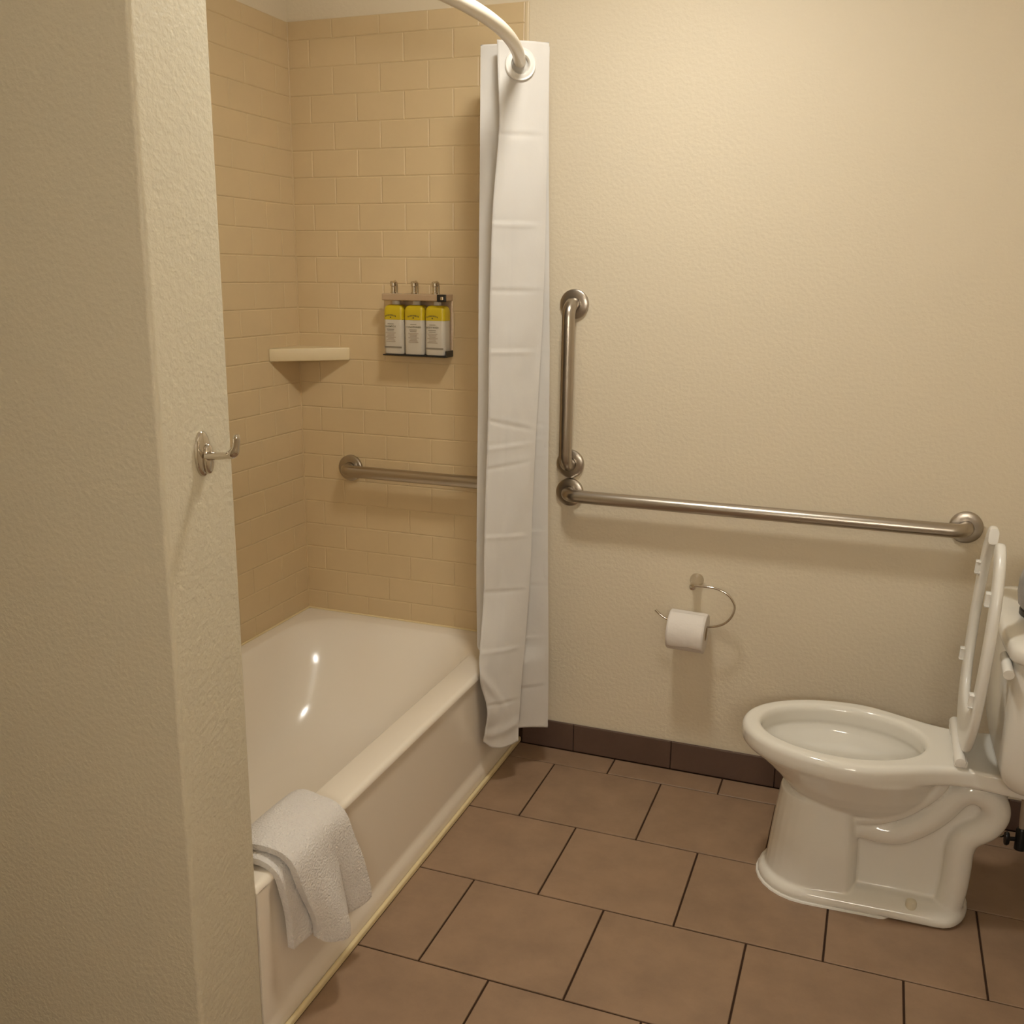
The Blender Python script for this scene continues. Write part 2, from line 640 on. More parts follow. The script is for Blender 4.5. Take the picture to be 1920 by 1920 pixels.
bmesh.ops.bevel(sh, geom=ed, offset=0.004, segments=3, profile=0.5, affect='EDGES')
tag(from_bm('corner_shelf', sh, M['shelf'], None, 0.6), 'tan triangular corner shelf on the tiled shower walls', 'shelf')

# ------------------------------------------------------------------ soap dispenser bracket and bottles
br = empty('dispenser_bracket', (0.43, -0.004, 1.205), 'satin wall bracket holding three pump bottles on the tan tile', 'bracket')
box('back_plate', (0.330, -0.009, 1.203), (0.534, -0.0045, 1.384), M['bracket'], br, 0.002)
box('top_bar', (0.331, -0.066, 1.3645), (0.536, -0.009, 1.384), M['bracket'], br, 0.003)
box('bottom_tray', (0.330, -0.063, 1.203), (0.534, -0.009, 1.207), M['black'], br, 0.0015)
box('side_arm', (0.5335, -0.060, 1.203), (0.5365, -0.009, 1.222), M['black'], br, 0.001)
latch = box('latch', (0.512, -0.0715, 1.363), (0.540, -0.064, 1.384), M['black'], br, 0.002)
box('latch_key', (0.524, -0.0735, 1.368), (0.533, -0.071, 1.378), M['chrome'], latch, 0.002)


def text_mesh(name, body, size, loc, mat, parent, width=None):
    cu = bpy.data.curves.new(name, 'FONT')
    cu.body = body
    cu.size = size
    cu.align_x = 'CENTER'
    cu.resolution_u = 2
    cu.offset = size * 0.012
    tmp = bpy.data.objects.new(name, cu)
    COL.objects.link(tmp)
    dg = bpy.context.evaluated_depsgraph_get()
    me = bpy.data.meshes.new_from_object(tmp.evaluated_get(dg))
    bpy.data.objects.remove(tmp)
    xs_ = [v.co.x for v in me.vertices]
    sc = 1.0
    if width and xs_:
        sc = width / (max(xs_) - min(xs_))
    for v in me.vertices:
        v.co = Vector((v.co.x * sc, 0.0, v.co.y))
    me.materials.clear()
    o = link_mesh(name, me, mat, parent, loc)
    return o


def bottle(cx, word, label, wfrac, ox, stripe):
    yc, hw, hd = -0.0345, 0.0315, 0.0245
    z0, z1 = 1.2085, 1.352
    t = empty('pump_bottle', (cx, yc, z0), label, 'bottle', 'pump bottles in the shower bracket')

    def rr(s, z, ex=0.0):
        return [(cx + px, yc + py, z) for px, py in round_rect(-hw * s - ex, hw * s + ex, -hd * s - ex, hd * s + ex, 0.011 * s, 5, 3)]
    v, f = loft_data([rr(0.94, z0), rr(1, z0 + 0.003), rr(1, z1 - 0.022), rr(0.985, z1 - 0.016), rr(0.93, z1 - 0.009),
                      rr(0.80, z1 - 0.003), rr(0.55, z1), rr(0.34, z1 + 0.0005), rr(0.32, z1 + 0.007)])
    bd = build('body', v, f, M['bottle'], t, angle=0.9)
    zy = 1.3085
    v, f = loft_data([rr(1, zy, 0.0005), rr(1, z1 - 0.022, 0.0005), rr(0.985, z1 - 0.016, 0.0005), rr(0.93, z1 - 0.009, 0.0005),
                      rr(0.80, z1 - 0.003, 0.0006), rr(0.56, z1, 0.0006)], False, False)
    yl = build('yellow_band', v, f, M['yellow'], t, angle=0.9)
    lathe('cap', [(0.012, 0.0), (0.012, 0.009)], (cx, yc, z1 + 0.002), (0, 0, 1), M['bottle'], t, 20)
    # chrome pump above the bracket bar: spout tube and push stem
    pm = lathe('pump', [(0.0085, 0.0), (0.0085, 0.004), (0.0068, 0.006), (0.0068, 0.020), (0.0090, 0.022), (0.0090, 0.034), (0.006, 0.036)],
               (cx - 0.004, -0.045, 1.384), (0, 0, 1), M['chrome'], t, 18)
    sweep('spout', [(cx + 0.008, -0.046, 1.3845), (cx + 0.008, -0.046, 1.408), (cx + 0.008, -0.049, 1.416), (cx + 0.008, -0.056, 1.419),
                    (cx + 0.008, -0.066, 1.4175)], 0.0035, M['chrome'], pm, 12)
    # print on the front face
    yf = yc - hd - 0.0009
    verts, faces = [], []

    def strip(x0, x1, za, zb, dst, th=0.0):
        vs_, fs_ = dst
        b = len(vs_)
        for xx, zz in ((x0, za), (x1, za), (x1, zb), (x0, zb)):
            vs_.append((xx, yf, zz + th * (xx - cx) ** 2))
        fs_.append((b, b + 1, b + 2, b + 3))
    # arched word mark with a small drop below it, on the yellow
    dm = ([], [])
    for i in range(9):
        a = (i - 4) / 4
        xx = cx + ox + a * 0.0165
        zz = 1.3195 - 0.003 * a * a
        strip(xx - 0.0013, xx + 0.0011, zz, zz + 0.0045, dm)
    strip(cx + ox - 0.0022, cx + ox + 0.0022, 1.3135, 1.3170, dm)
    build('word_mark', dm[0], dm[1], M['ink'], yl)
    text_mesh('product_word', word, 0.007, (cx + ox, yf, 1.2865), M['ink'], bd, 0.048 * wfrac)
    dl = ([], [])
    strip(cx + ox - 0.010, cx + ox + 0.010, 1.2955, 1.2972, dl)
    strip(cx + ox - 0.013, cx + ox + 0.011, 1.2795, 1.2815, dl)
    strip(cx + ox - 0.011, cx + ox + 0.010, 1.2750, 1.2765, dl)
    build('small_print', dl[0], dl[1], M['ink_grey'], bd)
    dp = ([], [])
    for i in range(7):
        w = 0.013 + 0.004 * math.sin(i * 2.3 + cx * 90)
        strip(cx + ox - w, cx + ox + w, 1.2690 - i * 0.0042, 1.2710 - i * 0.0042, dp)
    build('fine_print', dp[0], dp[1], M['ink_pale'], bd)
    if stripe:
        ds = ([], [])
        strip(cx - 0.0285, cx + 0.0285, 1.2255, 1.2305, ds)
        build('level_stripe', ds[0], ds[1], M['ink_grey'], bd)
    return t


bottle(0.3635, 'SHAMPOO', 'white and yellow pump bottle nearest the corner shelf', 0.72, -0.007, True)
bottle(0.431, 'CONDITIONER', 'white and yellow pump bottle in the middle of the bracket, without a grey bottom stripe', 1.0, 0.0, False)
bottle(0.4985, 'BODY WASH', 'white and yellow pump bottle under the black latch of the bracket', 0.8, -0.006, True)

# ------------------------------------------------------------------ curtain rod
ROD_Z = 1.957


def rod_x(y):
    return 0.73 + 0.175 * math.sin(PI * (-y) / 1.395)


rod = empty('curtain_rod', (0.73, -0.0, ROD_Z), 'off white bowed shower curtain rod', 'curtain rod')
path = []
for i in range(61):
    y = lerp(-0.003, -1.392, i / 60)
    path.append((rod_x(y), y, ROD_Z))
sweep('rod', path, 0.0150, M['rod'], rod, 24)
lathe('wall_flange', [(0.033, 0.0), (0.033, 0.006), (0.026, 0.012), (0.016, 0.022), (0.0135, 0.022)], (rod_x(0), -0.0005, ROD_Z), (0.25, -1, 0), M['rod'], rod, 28)
lathe('wall_flange', [(0.033, 0.0), (0.033, 0.006), (0.026, 0.012), (0.016, 0.022), (0.0135, 0.022)], (rod_x(-1.395), -1.3945, ROD_Z), (0.25, 1, 0), M['rod'], rod, 28)

# ------------------------------------------------------------------ shower curtain
Z_TOP, Z_HEM = 2.004, 0.128


def pw(z, table):
    """piecewise smooth interpolation; table of (z, (x, y)) from top to bottom"""
    if z >= table[0][0]:
        return Vector(table[0][1])
    for (za, a), (zb, b) in zip(table[:-1], table[1:]):
        if z >= zb:
            t = smoothstep(0, 1, (za - z) / (za - zb))
            return Vector(a).lerp(Vector(b), t)
    return Vector(table[-1][1])


# fold points in plan (left and right ends of every pleat), nearest pleat first
FOLDS = [
    [(2.0, (0.770, -0.272)), (1.75, (0.768, -0.285)), (1.2, (0.760, -0.285)), (0.6, (0.755, -0.300)), (0.36, (0.7600, -0.345)), (0.24, (0.7800, -0.330)), (0.13, (0.7640, -0.318))],
    [(2.0, (0.884, -0.205)), (1.5, (0.884, -0.208)), (0.73, (0.862, -0.212)), (0.13, (0.846, -0.252))],
    [(2.0, (0.712, -0.232)), (1.2, (0.706, -0.225)), (0.60, (0.704, -0.228)), (0.40, (0.712, -0.240)), (0.34, (0.764, -0.245)), (0.13, (0.764, -0.225))],
    [(2.0, (0.872, -0.165)), (1.0, (0.886, -0.150)), (0.13, (0.897, -0.135))],
    [(2.0, (0.704, -0.190)), (0.60, (0.704, -0.190)), (0.40, (0.712, -0.195)), (0.34, (0.766, -0.195)), (0.13, (0.766, -0.185))],
    [(2.0, (0.850, -0.130)), (1.0, (0.862, -0.125)), (0.13, (0.875, -0.110))],
    [(2.0, (0.692, -0.155)), (0.60, (0.694, -0.155)), (0.40, (0.705, -0.155)), (0.34, (0.768, -0.155)), (0.13, (0.768, -0.150))],
    [(2.0, (0.835, -0.100)), (1.0, (0.845, -0.098)), (0.13, (0.858, -0.090))],
]
NP = 18
nrow = 376
CREASES = [1.784, 1.563, 1.397, 1.242, 1.050, 0.995, 0.94, 0.737, 0.578, 0.415, 0.262]


def crease(z, s, k):
    """horizontal packing creases: small ridge in the cloth (metres)"""
    d = 0.0
    for i, c in enumerate(CREASES):
        tilt = 0.0
        if i in (4, 5, 6):
            tilt = (-0.03, 0.016, 0.022)[i - 4] * (s - 0.5)
        cz = c + tilt + 0.004 * math.sin(k * 2.1 + i)
        q = (z - cz) / 0.0055
        d += 0.0020 * math.exp(-q * q) * (1 if i % 2 else -1)
        q2 = (z - cz - 0.009) / 0.008
        d -= 0.0007 * math.exp(-q2 * q2) * (1 if i % 2 else -1)
    return d


verts, faces = [], []
npan = len(FOLDS) - 1
ncol = npan * NP + 1
for r_ in range(nrow + 1):
    zz = lerp(Z_TOP, Z_HEM, r_ / nrow)
    pts = [pw(zz, t_) for t_ in FOLDS]
    for c in range(ncol):
        k = min(c // NP, npan - 1)
        s = (c - k * NP) / NP
        a, b = pts[k], pts[k + 1]
        # soft rounding of the pleat ends
        p = a.lerp(b, s)
        dirv = (b - a).normalized()
        nrm = Vector((dirv.y, -dirv.x)) if k % 2 == 0 else Vector((-dirv.y, dirv.x))
        if nrm.y > 0:
            nrm = -nrm
        bulge = 0.006 * math.sin(PI * s)
        if k == 0:
            # stiff front pleat: vertical centre crease, curl of the free edge near the top
            bulge = 0.005 * math.sin(PI * s) - 0.0022 * math.exp(-((s - 0.36) / 0.03) ** 2)
            curl = smoothstep(0.25, 0.0, s) * math.exp(-((zz - 1.80) / 0.13) ** 2)
            p = p + dirv * (0.012 * curl)
            bulge += 0.010 * curl
            # slanted gather where the cloth leaves the tub rim
            g = math.exp(-((zz - (0.36 - 0.22 * s)) / 0.022) ** 2)
            bulge += 0.007 * g * smoothstep(0.75, 0.1, s)
            h = math.exp(-((zz - 0.16 - 0.03 * s) / 0.014) ** 2)
            bulge += 0.004 * h
        w = noise.noise(Vector((c * 0.11 + k * 3.0, zz * 6.0, 1.7))) * 0.0035
        w += noise.noise(Vector((c * 0.3, zz * 16.0, 4.7))) * 0.0012
        p = p + nrm * (bulge + crease(zz, s, k) * (1.0 if k == 0 and s < 0.7 else math.sin(PI * s)) + w)
        z_ = zz
        if zz < 0.2:
            z_ = zz + smoothstep(0.2, 0.13, zz) * (0.010 * math.sin(s * PI) * (-1 if k == 0 else 1)) + (0.0 if k else smoothstep(0.2, 0.13, zz) * 0.012 * smoothstep(0.25, 0.0, s))
        verts.append((p.x, p.y, z_))
for r_ in range(nrow):
    for c in range(ncol - 1):
        a = r_ * ncol + c
        q = [verts[i] for i in (a, a + 1, a + ncol + 1, a + ncol)]
        cx = sum(v[0] for v in q) / 4
        cy = sum(v[1] for v in q) / 4
        cz = sum(v[2] for v in q) / 4
        rx = rod_x(cy)
        # grommet hole: distance from the rod inside the cloth plane
        k = min(c // NP, npan - 1)
        a_, b_ = pw(cz, FOLDS[k]), pw(cz, FOLDS[k + 1])
        dirv = (b_ - a_).normalized()
        # where the rod crosses this pleat
        best = min((abs(rod_x(lerp(a_.y, b_.y, t / 60)) - lerp(a_.x, b_.x, t / 60)), t / 60) for t in range(61))
        pc = a_.lerp(b_, best[1])
        dd = math.hypot((Vector((cx, cy)) - pc).dot(dirv), cz - (ROD_Z - 0.008))
        if dd < 0.026:
            continue
        faces.append((a, a + 1, a + ncol + 1, a + ncol))
curtain = empty('shower_curtain', (0.81, -0.2, 0.12), 'white pleated shower curtain gathered beside the cream wall at the end of the bathtub', 'shower curtain')
cl = build('cloth', verts, faces, M['curtain'], curtain, angle=1.0)
sol = cl.modifiers.new('thickness', 'SOLIDIFY')
sol.thickness = 0.0012
sol.offset = 0.0
# ring of the front pleat
a_, b_ = pw(1.95, FOLDS[0]), pw(1.95, FOLDS[1])
dirv = (b_ - a_).normalized()
best = min((abs(rod_x(lerp(a_.y, b_.y, t / 200)) - lerp(a_.x, b_.x, t / 200)), t / 200) for t in range(201))
pc = a_.lerp(b_, best[1])
nrm = Vector((dirv.y, -dirv.x, 0))
if nrm.y > 0:
    nrm = -nrm
lathe('grommet_ring', [(0.0215, -0.003), (0.0225, 0.006), (0.0245, 0.0085), (0.030, 0.0085), (0.0325, 0.007), (0.034, 0.007), (0.037, 0.008), (0.0385, 0.006),
                       (0.0385, -0.003), (0.0215, -0.003)],
      (pc.x + nrm.x * 0.004, pc.y + nrm.y * 0.004, ROD_Z - 0.008), nrm, M['ring'], curtain, 40)
# hem seam along the bottom of the front pleat is part of the cloth

# ------------------------------------------------------------------ towel over the tub rim
towel = empty('bath_mat_towel', (0.74, -1.22, TUBZ), 'folded white terry bath towel draped over the bathtub rim', 'towel')


def towel_layer(name, y_near, y_far, flare, offset, hem, inner_len, thick, lobes, seed, pinch=0.0):
    """path over the rim: inside drop, rim top, outer drop; offset = distance above the enamel"""
    zt_ = 0.349 + offset
    xi = 0.662 - offset * 0.6
    xo = 0.754 + offset
    ns, nt_ = 60, 30
    verts, faces = [], []
    for j in range(nt_ + 1):
        t = j / nt_
        hz = hem(t)
        rc = 0.022
        pathp = []
        # inner drop
        zi = zt_ - inner_len
        pathp.append((xi - 0.030, zi))
        pathp.append((xi - 0.012, zt_ - inner_len * 0.45))
        pathp.append((xi + 0.008, zt_ - 0.008))
        pathp.append((xi + 0.035, zt_ + 0.004))
        pathp.append((xo - 0.035, zt_ + 0.003))
        pathp.append((xo - 0.012, zt_ - 0.006))
        pathp.append((xo + 0.000, zt_ - 0.026))
        pathp.append((xo + 0.004, lerp(zt_, hz, 0.35)))
        pathp.append((xo + 0.003, lerp(zt_, hz, 0.70)))
        pathp.append((xo + 0.001, hz))
        pp = catmull([(a, 0, b) for a, b in pathp], 7)
        m_ = len(pp)
        for i in range(ns + 1):
            q = i / ns * (m_ - 1)
            i0 = min(int(q), m_ - 2)
            p = pp[i0].lerp(pp[i0 + 1], q - i0)
            down = smoothstep(zt_ + 0.002, hz, p.z) if p.x > 0.72 else 0.0
            y = lerp(y_near, y_far, t)
            y += flare * down * t + pinch * down * (1 - t) ** 2 + noise.noise(Vector((p.z * 9, t * 3, seed))) * 0.004
            lob = lobes(t) * down
            if p.x < 0.72:
                y += (0.72 - p.x) * 0.5 * (t - 0.4)
            topb = (0.007 * math.sin(PI * t) ** 0.6 if 0.655 < p.x and down < 0.2 else 0.0)
            nz_ = noise.noise(Vector((p.x * 20, y * 20, p.z * 20 + seed))) * 0.002
            verts.append((p.x + lob + nz_, y, p.z + topb * 0.8 + nz_))
    Wn = ns + 1
    for j in range(nt_):
        for i in range(ns):
            a = j * Wn + i
            faces.append((a, a + 1, a + Wn + 1, a + Wn))
    o = build(name, verts, faces, M['towel'], towel, smooth=True)
    md = o.modifiers.new('thickness', 'SOLIDIFY')
    md.thickness = thick
    md.offset = 1.0
    # make the solid grow outwards whatever the winding
    me = o.data
    bm = bmesh.new()
    bm.from_mesh(me)
    bm.faces.ensure_lookup_table()
    up = sum(fc.normal.z * fc.calc_area() for fc in bm.faces)
    if up < 0:
        bmesh.ops.reverse_faces(bm, faces=bm.faces)
    bm.to_mesh(me)
    bm.free()
    bv = o.modifiers.new('round', 'BEVEL')
    bv.width = thick * 0.4
    bv.segments = 3
    bv.limit_method = 'ANGLE'
    bv.angle_limit = 1.0
    return o


towel_layer('under_fold', -1.340, -1.14, 0.04, 0.003, lambda t: 0.170 + 0.012 * t, 0.045, 0.015,
            lambda t: 0.010 * math.sin(t * 5.0) ** 2, 3.1, 0.028)


def top_hem(t):
    if t < 0.62:
        return 0.158 - 0.028 * smoothstep(0.0, 0.6, t) + 0.012 * math.exp(-(t / 0.08) ** 2)
    return lerp(0.131, 0.140, smoothstep(0.62, 0.7, t))


towel_layer('top_fold', -1.322, -1.125, 0.052, 0.021, top_hem, 0.060, 0.015,
            lambda t: 0.008 + 0.034 * math.exp(-((t - 0.34) / 0.20) ** 2) - 0.016 * math.exp(-((t - 0.68) / 0.06) ** 2) + 0.012 * smoothstep(0.72, 0.95, t), 9.3, 0.055)

# ------------------------------------------------------------------ robe hook on the partition end
hk = empty('robe_hook', (WX, -1.474, 1.13), 'polished chrome robe hook on the end of the cream partition wall', 'hook')
HX = WX


def oval(name, x0, x1, yc, zc, hy, hz_, parent, dome=0.3):
    rings = []
    for (s, xx) in ((1.0, x0), (1.0, lerp(x0, x1, 0.55)), (0.94, lerp(x0, x1, 0.85)), (0.8, x1), (0.4, x1 + (x1 - x0) * dome * 0.6), (0.05, x1 + (x1 - x0) * dome * 0.7)):
        rings.append([(xx, yc + hy * s * math.cos(a * 2 * PI / 36), zc + hz_ * s * math.sin(a * 2 * PI / 36)) for a in range(36)])
    v, f = loft_data(rings)
    return build(name, v, f, M['chrome'], parent, angle=0.7)


oval('back_plate', HX - 0.001, HX + 0.007, -1.474, 1.166, 0.0175, 0.036, hk)
oval('front_plate', HX + 0.006, HX + 0.014, -1.470, 1.158, 0.0105, 0.024, hk)
arm = catmull([(HX + 0.010, -1.474, 1.163), (HX + 0.022, -1.474, 1.164), (HX + 0.044, -1.474, 1.166), (HX + 0.056, -1.474, 1.169), (HX + 0.063, -1.474, 1.177), (HX + 0.066, -1.474, 1.190), (HX + 0.067, -1.474, 1.201)], 6)
rad = [lerp(0.0075, 0.0055, min(1, i / 12)) if i < 14 else (0.0055 + 0.0022 * math.sin((i - 14) / 12 * PI) if i < 26 else 0.0055) for i in range(len(arm))]
rad = [r_ * (1.0 if i < len(rad) - 4 else 1.0 - 0.15 * (i - len(rad) + 4)) for i, r_ in enumerate(rad)]
sweep('arm', arm, rad, M['chrome'], hk, 18)

# ------------------------------------------------------------------ toilet paper holder and roll
tp = empty('toilet_paper_holder', (1.293, 0, 0.597), 'chrome open ring toilet paper holder under the long grab bar', 'paper holder')
lathe('post', [(0.020, 0.0), (0.020, 0.004), (0.0165, 0.010), (0.012, 0.020), (0.0105, 0.045), (0.0105, 0.066), (0.008, 0.073), (0.0, 0.0745)],
      (1.293, 0.0, 0.598), (0, -1, -0.02), M['chrome'], tp, 28)
yy = -0.070
hoop = catmull([(1.290, yy, 0.600), (1.330, yy, 0.602), (1.360, yy, 0.600), (1.390, yy, 0.588), (1.4085, yy, 0.566), (1.412, yy, 0.545), (1.402, yy, 0.518),
                (1.380, yy, 0.497), (1.345, yy, 0.4855), (1.300, yy, 0.482), (1.260, yy, 0.484), (1.230, yy, 0.492), (1.208, yy, 0.503), (1.191, yy, 0.517)], 7)
sweep('ring_wire', hoop, 0.0033, M['chrome'], tp, 12)
RC = Vector((1.286, -0.070, 0.466))
roll = empty('toilet_paper_roll', (RC.x, RC.y, RC.z - 0.058), 'white toilet paper roll hanging on the chrome ring', 'toilet paper')
axis = Vector((1, 0, -0.03))
hw = 0.0525
lathe('paper', [(0.0205, -hw), (0.054, -hw), (0.0565, -hw + 0.0025), (0.0565, hw - 0.0025), (0.054, hw), (0.0205, hw), (0.0205, -hw)], RC, axis, M['paper'], roll, 56)
lathe('core', [(0.0203, -hw), (0.0203, hw), (0.0188, hw), (0.0188, -hw), (0.0203, -hw)], RC, axis, M['core'], roll, 32)
# loose end: sheet leaving the front and hanging past the bottom, torn edge
verts, faces = [], []
na, nw = 26, 20
for i in range(na + 1):
    s = i / na
    for j in range(nw + 1):
        u = j / nw
        xx = RC.x + lerp(-0.050, 0.050, u)
        ang = lerp(math.radians(100), math.radians(215), s)   # around the axis from the top over the front
        tear = 0.10 * math.sin(u * 9) * 0.3 + 0.08 * (0.5 - u)
        if s > 0.85:
            ang += tear * (s - 0.85) / 0.15
        rr_ = 0.0572 + 0.0012 * max(0, noise.noise(Vector((u * 5, s * 7, 2)))) + 0.0025 * smoothstep(0.75, 1.0, s) * (0.4 + 0.6 * abs(math.sin(u * 5)))
        verts.append((xx, RC.y + rr_ * math.cos(ang), RC.z + rr_ * math.sin(ang) - 0.03 * (xx - RC.x)))
for i in range(na):
    for j in range(nw):
        a = i * (nw + 1) + j
        faces.append((a, a + 1, a + nw + 2, a + nw + 1))
se = build('loose_sheet', verts, faces, M['paper'], roll, smooth=True)
sm = se.modifiers.new('thickness', 'SOLIDIFY')
sm.thickness = 0.0006

# ------------------------------------------------------------------ toilet
TX, TY = 1.493, -0.425
toilet = empty('toilet', (TX + 0.3, TY, 0.0), 'white two piece toilet with the open front seat raised against the tank', 'toilet')


def outline_w(u):
    """half width of rim and deck, seen from above"""
    if u <= 0.255:
        return 0.181 * math.sqrt(max(0.0, 1 - ((0.255 - u) / 0.255) ** 2))
    if u <= 0.50:
        t = (u - 0.255) / 0.245
        return lerp(0.181, 0.108, smoothstep(0, 1, t))
    return 0.108 + 0.02 * smoothstep(0.50, 0.66, u)


NT = 88
UC = 0.25


def cast_outline(inset, umax):
    """points on the rim outline by angle around (UC, 0)"""
    poly = []
    us = [umax * (1 - math.cos(PI * i / 160)) / 2 for i in range(161)]
    up = [(u, outline_w(u)) for u in us]
    poly = up + [(umax, -outline_w(umax))] + [(u, -w) for u, w in up[::-1]]
    out = []
    for k in range(NT):
        a = 2 * PI * (k + 0.5) / NT
        dx, dy = math.cos(a), math.sin(a)
        best = None
        for i in range(len(poly)):
            (x1, y1), (x2, y2) = poly[i], poly[(i + 1) % len(poly)]
            ex, ey = x2 - x1, y2 - y1
            den = dx * ey - dy * ex
            if abs(den) < 1e-12:
                continue
            t = ((x1 - UC) * ey - y1 * ex) / den
            s = ((x1 - UC) * dy - y1 * dx) / den
            if t > 0 and -1e-9 <= s <= 1 + 1e-9:
                if best is None or t > best:
                    best = t
        out.append((UC + dx * (best - inset), dy * (best - inset)))
    return out


def ell(c, af, ab, b, p=2.0):
    out = []
    for k in range(NT):
        a = 2 * PI * (k + 0.5) / NT
        ca, sa = math.cos(a), math.sin(a)
        ax = ab if ca > 0 else af
        e = 2.0 / p
        out.append((c + ax * math.copysign(abs(ca) ** e, ca), b * math.copysign(abs(sa) ** e, sa)))
    return out


def ring3(pts, z):
    return [(TX + u, TY + w, (z(u) if callable(z) else z)) for u, w in pts]


UM = 0.655
RIMZ = 0.400
full = lambda i: cast_outline(i, UM)


def dk(z):      # the deck underside rises towards the tank
    return lambda u: lerp(z, max(z, 0.362), smoothstep(0.40, 0.52, u))


rings = [
    ring3(ell(0.27, 0.10, 0.10, 0.045), 0.215),
    ring3(ell(0.27, 0.135, 0.15, 0.085), 0.232),
    ring3(ell(0.265, 0.155, 0.17, 0.115), 0.262),
    ring3(ell(0.262, 0.178, 0.19, 0.138), 0.292),
    ring3(ell(0.258, 0.205, 0.20, 0.155), 0.320),
    ring3(ell(0.256, 0.232, 0.21, 0.168), 0.341),
    ring3([(lerp(a[0], b[0], smoothstep(0.35, 0.5, b[0])), lerp(a[1], b[1], smoothstep(0.35, 0.5, b[0]))) for a, b in
           zip(ell(0.255, 0.246, 0.215, 0.174), full(0.006))], dk(0.350)),
    ring3(full(0.002), dk(0.358)),
    ring3(full(0.0), dk(0.370)),
    ring3(full(0.0), 0.388),
    ring3(full(0.004), 0.396),
    ring3(full(0.010), RIMZ),
    ring3(full(0.018), RIMZ + 0.001),
    ring3(ell(0.232, 0.197, 0.192, 0.142), RIMZ + 0.001),
    ring3(ell(0.232, 0.190, 0.186, 0.136), RIMZ - 0.003),
    ring3(ell(0.232, 0.186, 0.182, 0.132), RIMZ - 0.012),
    ring3(ell(0.232, 0.185, 0.181, 0.131), RIMZ - 0.040),
    ring3(ell(0.232, 0.187, 0.184, 0.133), RIMZ - 0.046),
    ring3(ell(0.236, 0.180, 0.178, 0.128), RIMZ - 0.062),
    ring3(ell(0.245, 0.160, 0.160, 0.113), 0.310),
    ring3(ell(0.255, 0.135, 0.130, 0.092), 0.283),
    ring3(ell(0.265, 0.110, 0.100, 0.070), 0.262),
    ring3(ell(0.270, 0.080, 0.070, 0.045), 0.250),
]
pieces = []
pieces.append(loft_data(rings))


def stadium(u0, u1, b0, b1, rf, rb, z):
    """footprint: rounded front and back with a slight waist"""
    pts = []
    n_ = 14
    for i in range(n_ + 1):
        a = -PI / 2 + PI * i / n_   # back half
        pts.append((u1 - rb + rb * math.cos(a), b1 * math.sin(a)))
    for i in range(1, 10):
        t = i / 10
        pts.append((lerp(u1 - rb, u0 + rf, t), lerp(b1, b0, smoothstep(0, 1, t))))
    for i in range(n_ + 1):
        a = PI / 2 + PI * i / n_
        pts.append((u0 + rf + rf * math.cos(a), b0 * math.sin(a)))
    for i in range(1, 10):
        t = i / 10
        pts.append((lerp(u0 + rf, u1 - rb, t), -lerp(b0, b1, smoothstep(0, 1, t))))
    return [(TX + u, TY + w, z) for u, w in pts]


# foot flange
pieces.append(loft_data([stadium(0.062, 0.545, 0.120, 0.112, 0.12, 0.07, 0.003), stadium(0.062, 0.545, 0.120, 0.112, 0.12, 0.07, 0.016),
                         stadium(0.068, 0.540, 0.115, 0.107, 0.12, 0.07, 0.026), stadium(0.082, 0.528, 0.102, 0.094, 0.11, 0.06, 0.033),
                         stadium(0.10, 0.50, 0.08, 0.07, 0.09, 0.05, 0.040)]))
# front column
pieces.append(loft_data([stadium(0.076, 0.300, 0.107, 0.100, 0.11, 0.03, 0.010), stadium(0.082, 0.299, 0.104, 0.099, 0.108, 0.03, 0.06),
                         stadium(0.090, 0.296, 0.100, 0.097, 0.10, 0.03, 0.14), stadium(0.098, 0.290, 0.096, 0.094, 0.10, 0.03, 0.21),
                         stadium(0.103, 0.286, 0.093, 0.092, 0.095, 0.03, 0.245)]))
# central web from the column back to the trap
pieces.append(loft_data([stadium(0.26, 0.535, 0.052, 0.048, 0.03, 0.03, 0.010), stadium(0.26, 0.520, 0.048, 0.044, 0.03, 0.03, 0.07),
                         stadium(0.26, 0.525, 0.045, 0.043, 0.03, 0.03, 0.20), stadium(0.27, 0.550, 0.045, 0.043, 0.03, 0.03, 0.235),
                         stadium(0.425, 0.575, 0.045, 0.043, 0.03, 0.03, 0.262), stadium(0.455, 0.595, 0.045, 0.043, 0.03, 0.03, 0.30),
                         stadium(0.465, 0.620, 0.048, 0.048, 0.03, 0.03, 0.372)]))
TRAP = [(0.270, 0.190), (0.304, 0.189), (0.345, 0.186), (0.381, 0.194), (0.425, 0.226), (0.458, 0.262), (0.490, 0.308), (0.522, 0.325), (0.558, 0.312), (0.572, 0.280),
        (0.557, 0.243), (0.522, 0.212), (0.509, 0.178), (0.508, 0.135), (0.506, 0.085), (0.500, 0.03)]
BEAD = [(0.270, 0.212), (0.291, 0.216), (0.334, 0.227), (0.376, 0.249), (0.416, 0.285), (0.445, 0.322), (0.462, 0.362)]
for sgn in (-1, 1):
    pieces.append(sweep_data(catmull([(TX + u, TY + sgn * 0.044, z) for u, z in TRAP], 6), 0.031, 20))
    pieces.append(sweep_data(catmull([(TX + u, TY + sgn * 0.062, z + 0.003) for u, z in BEAD], 6), 0.0175, 16))
verts, faces = [], []
for (v, f) in pieces:
    b = len(verts)
    verts += [tuple(p) for p in v]
    faces += [tuple(i + b for i in q) for q in f]
me = bpy.data.meshes.new('bowl_raw')
c0 = Vector((TX + 0.3, TY, 0.2))
me.from_pydata([Vector(p) - c0 for p in verts], [], faces)
bm = bmesh.new()
bm.from_mesh(me)
bmesh.ops.recalc_face_normals(bm, faces=bm.faces)
bm.to_mesh(me)
bm.free()
tmp = bpy.data.objects.new('bowl_raw', me)
COL.objects.link(tmp)
rm = tmp.modifiers.new('remesh', 'REMESH')
rm.mode = 'VOXEL'
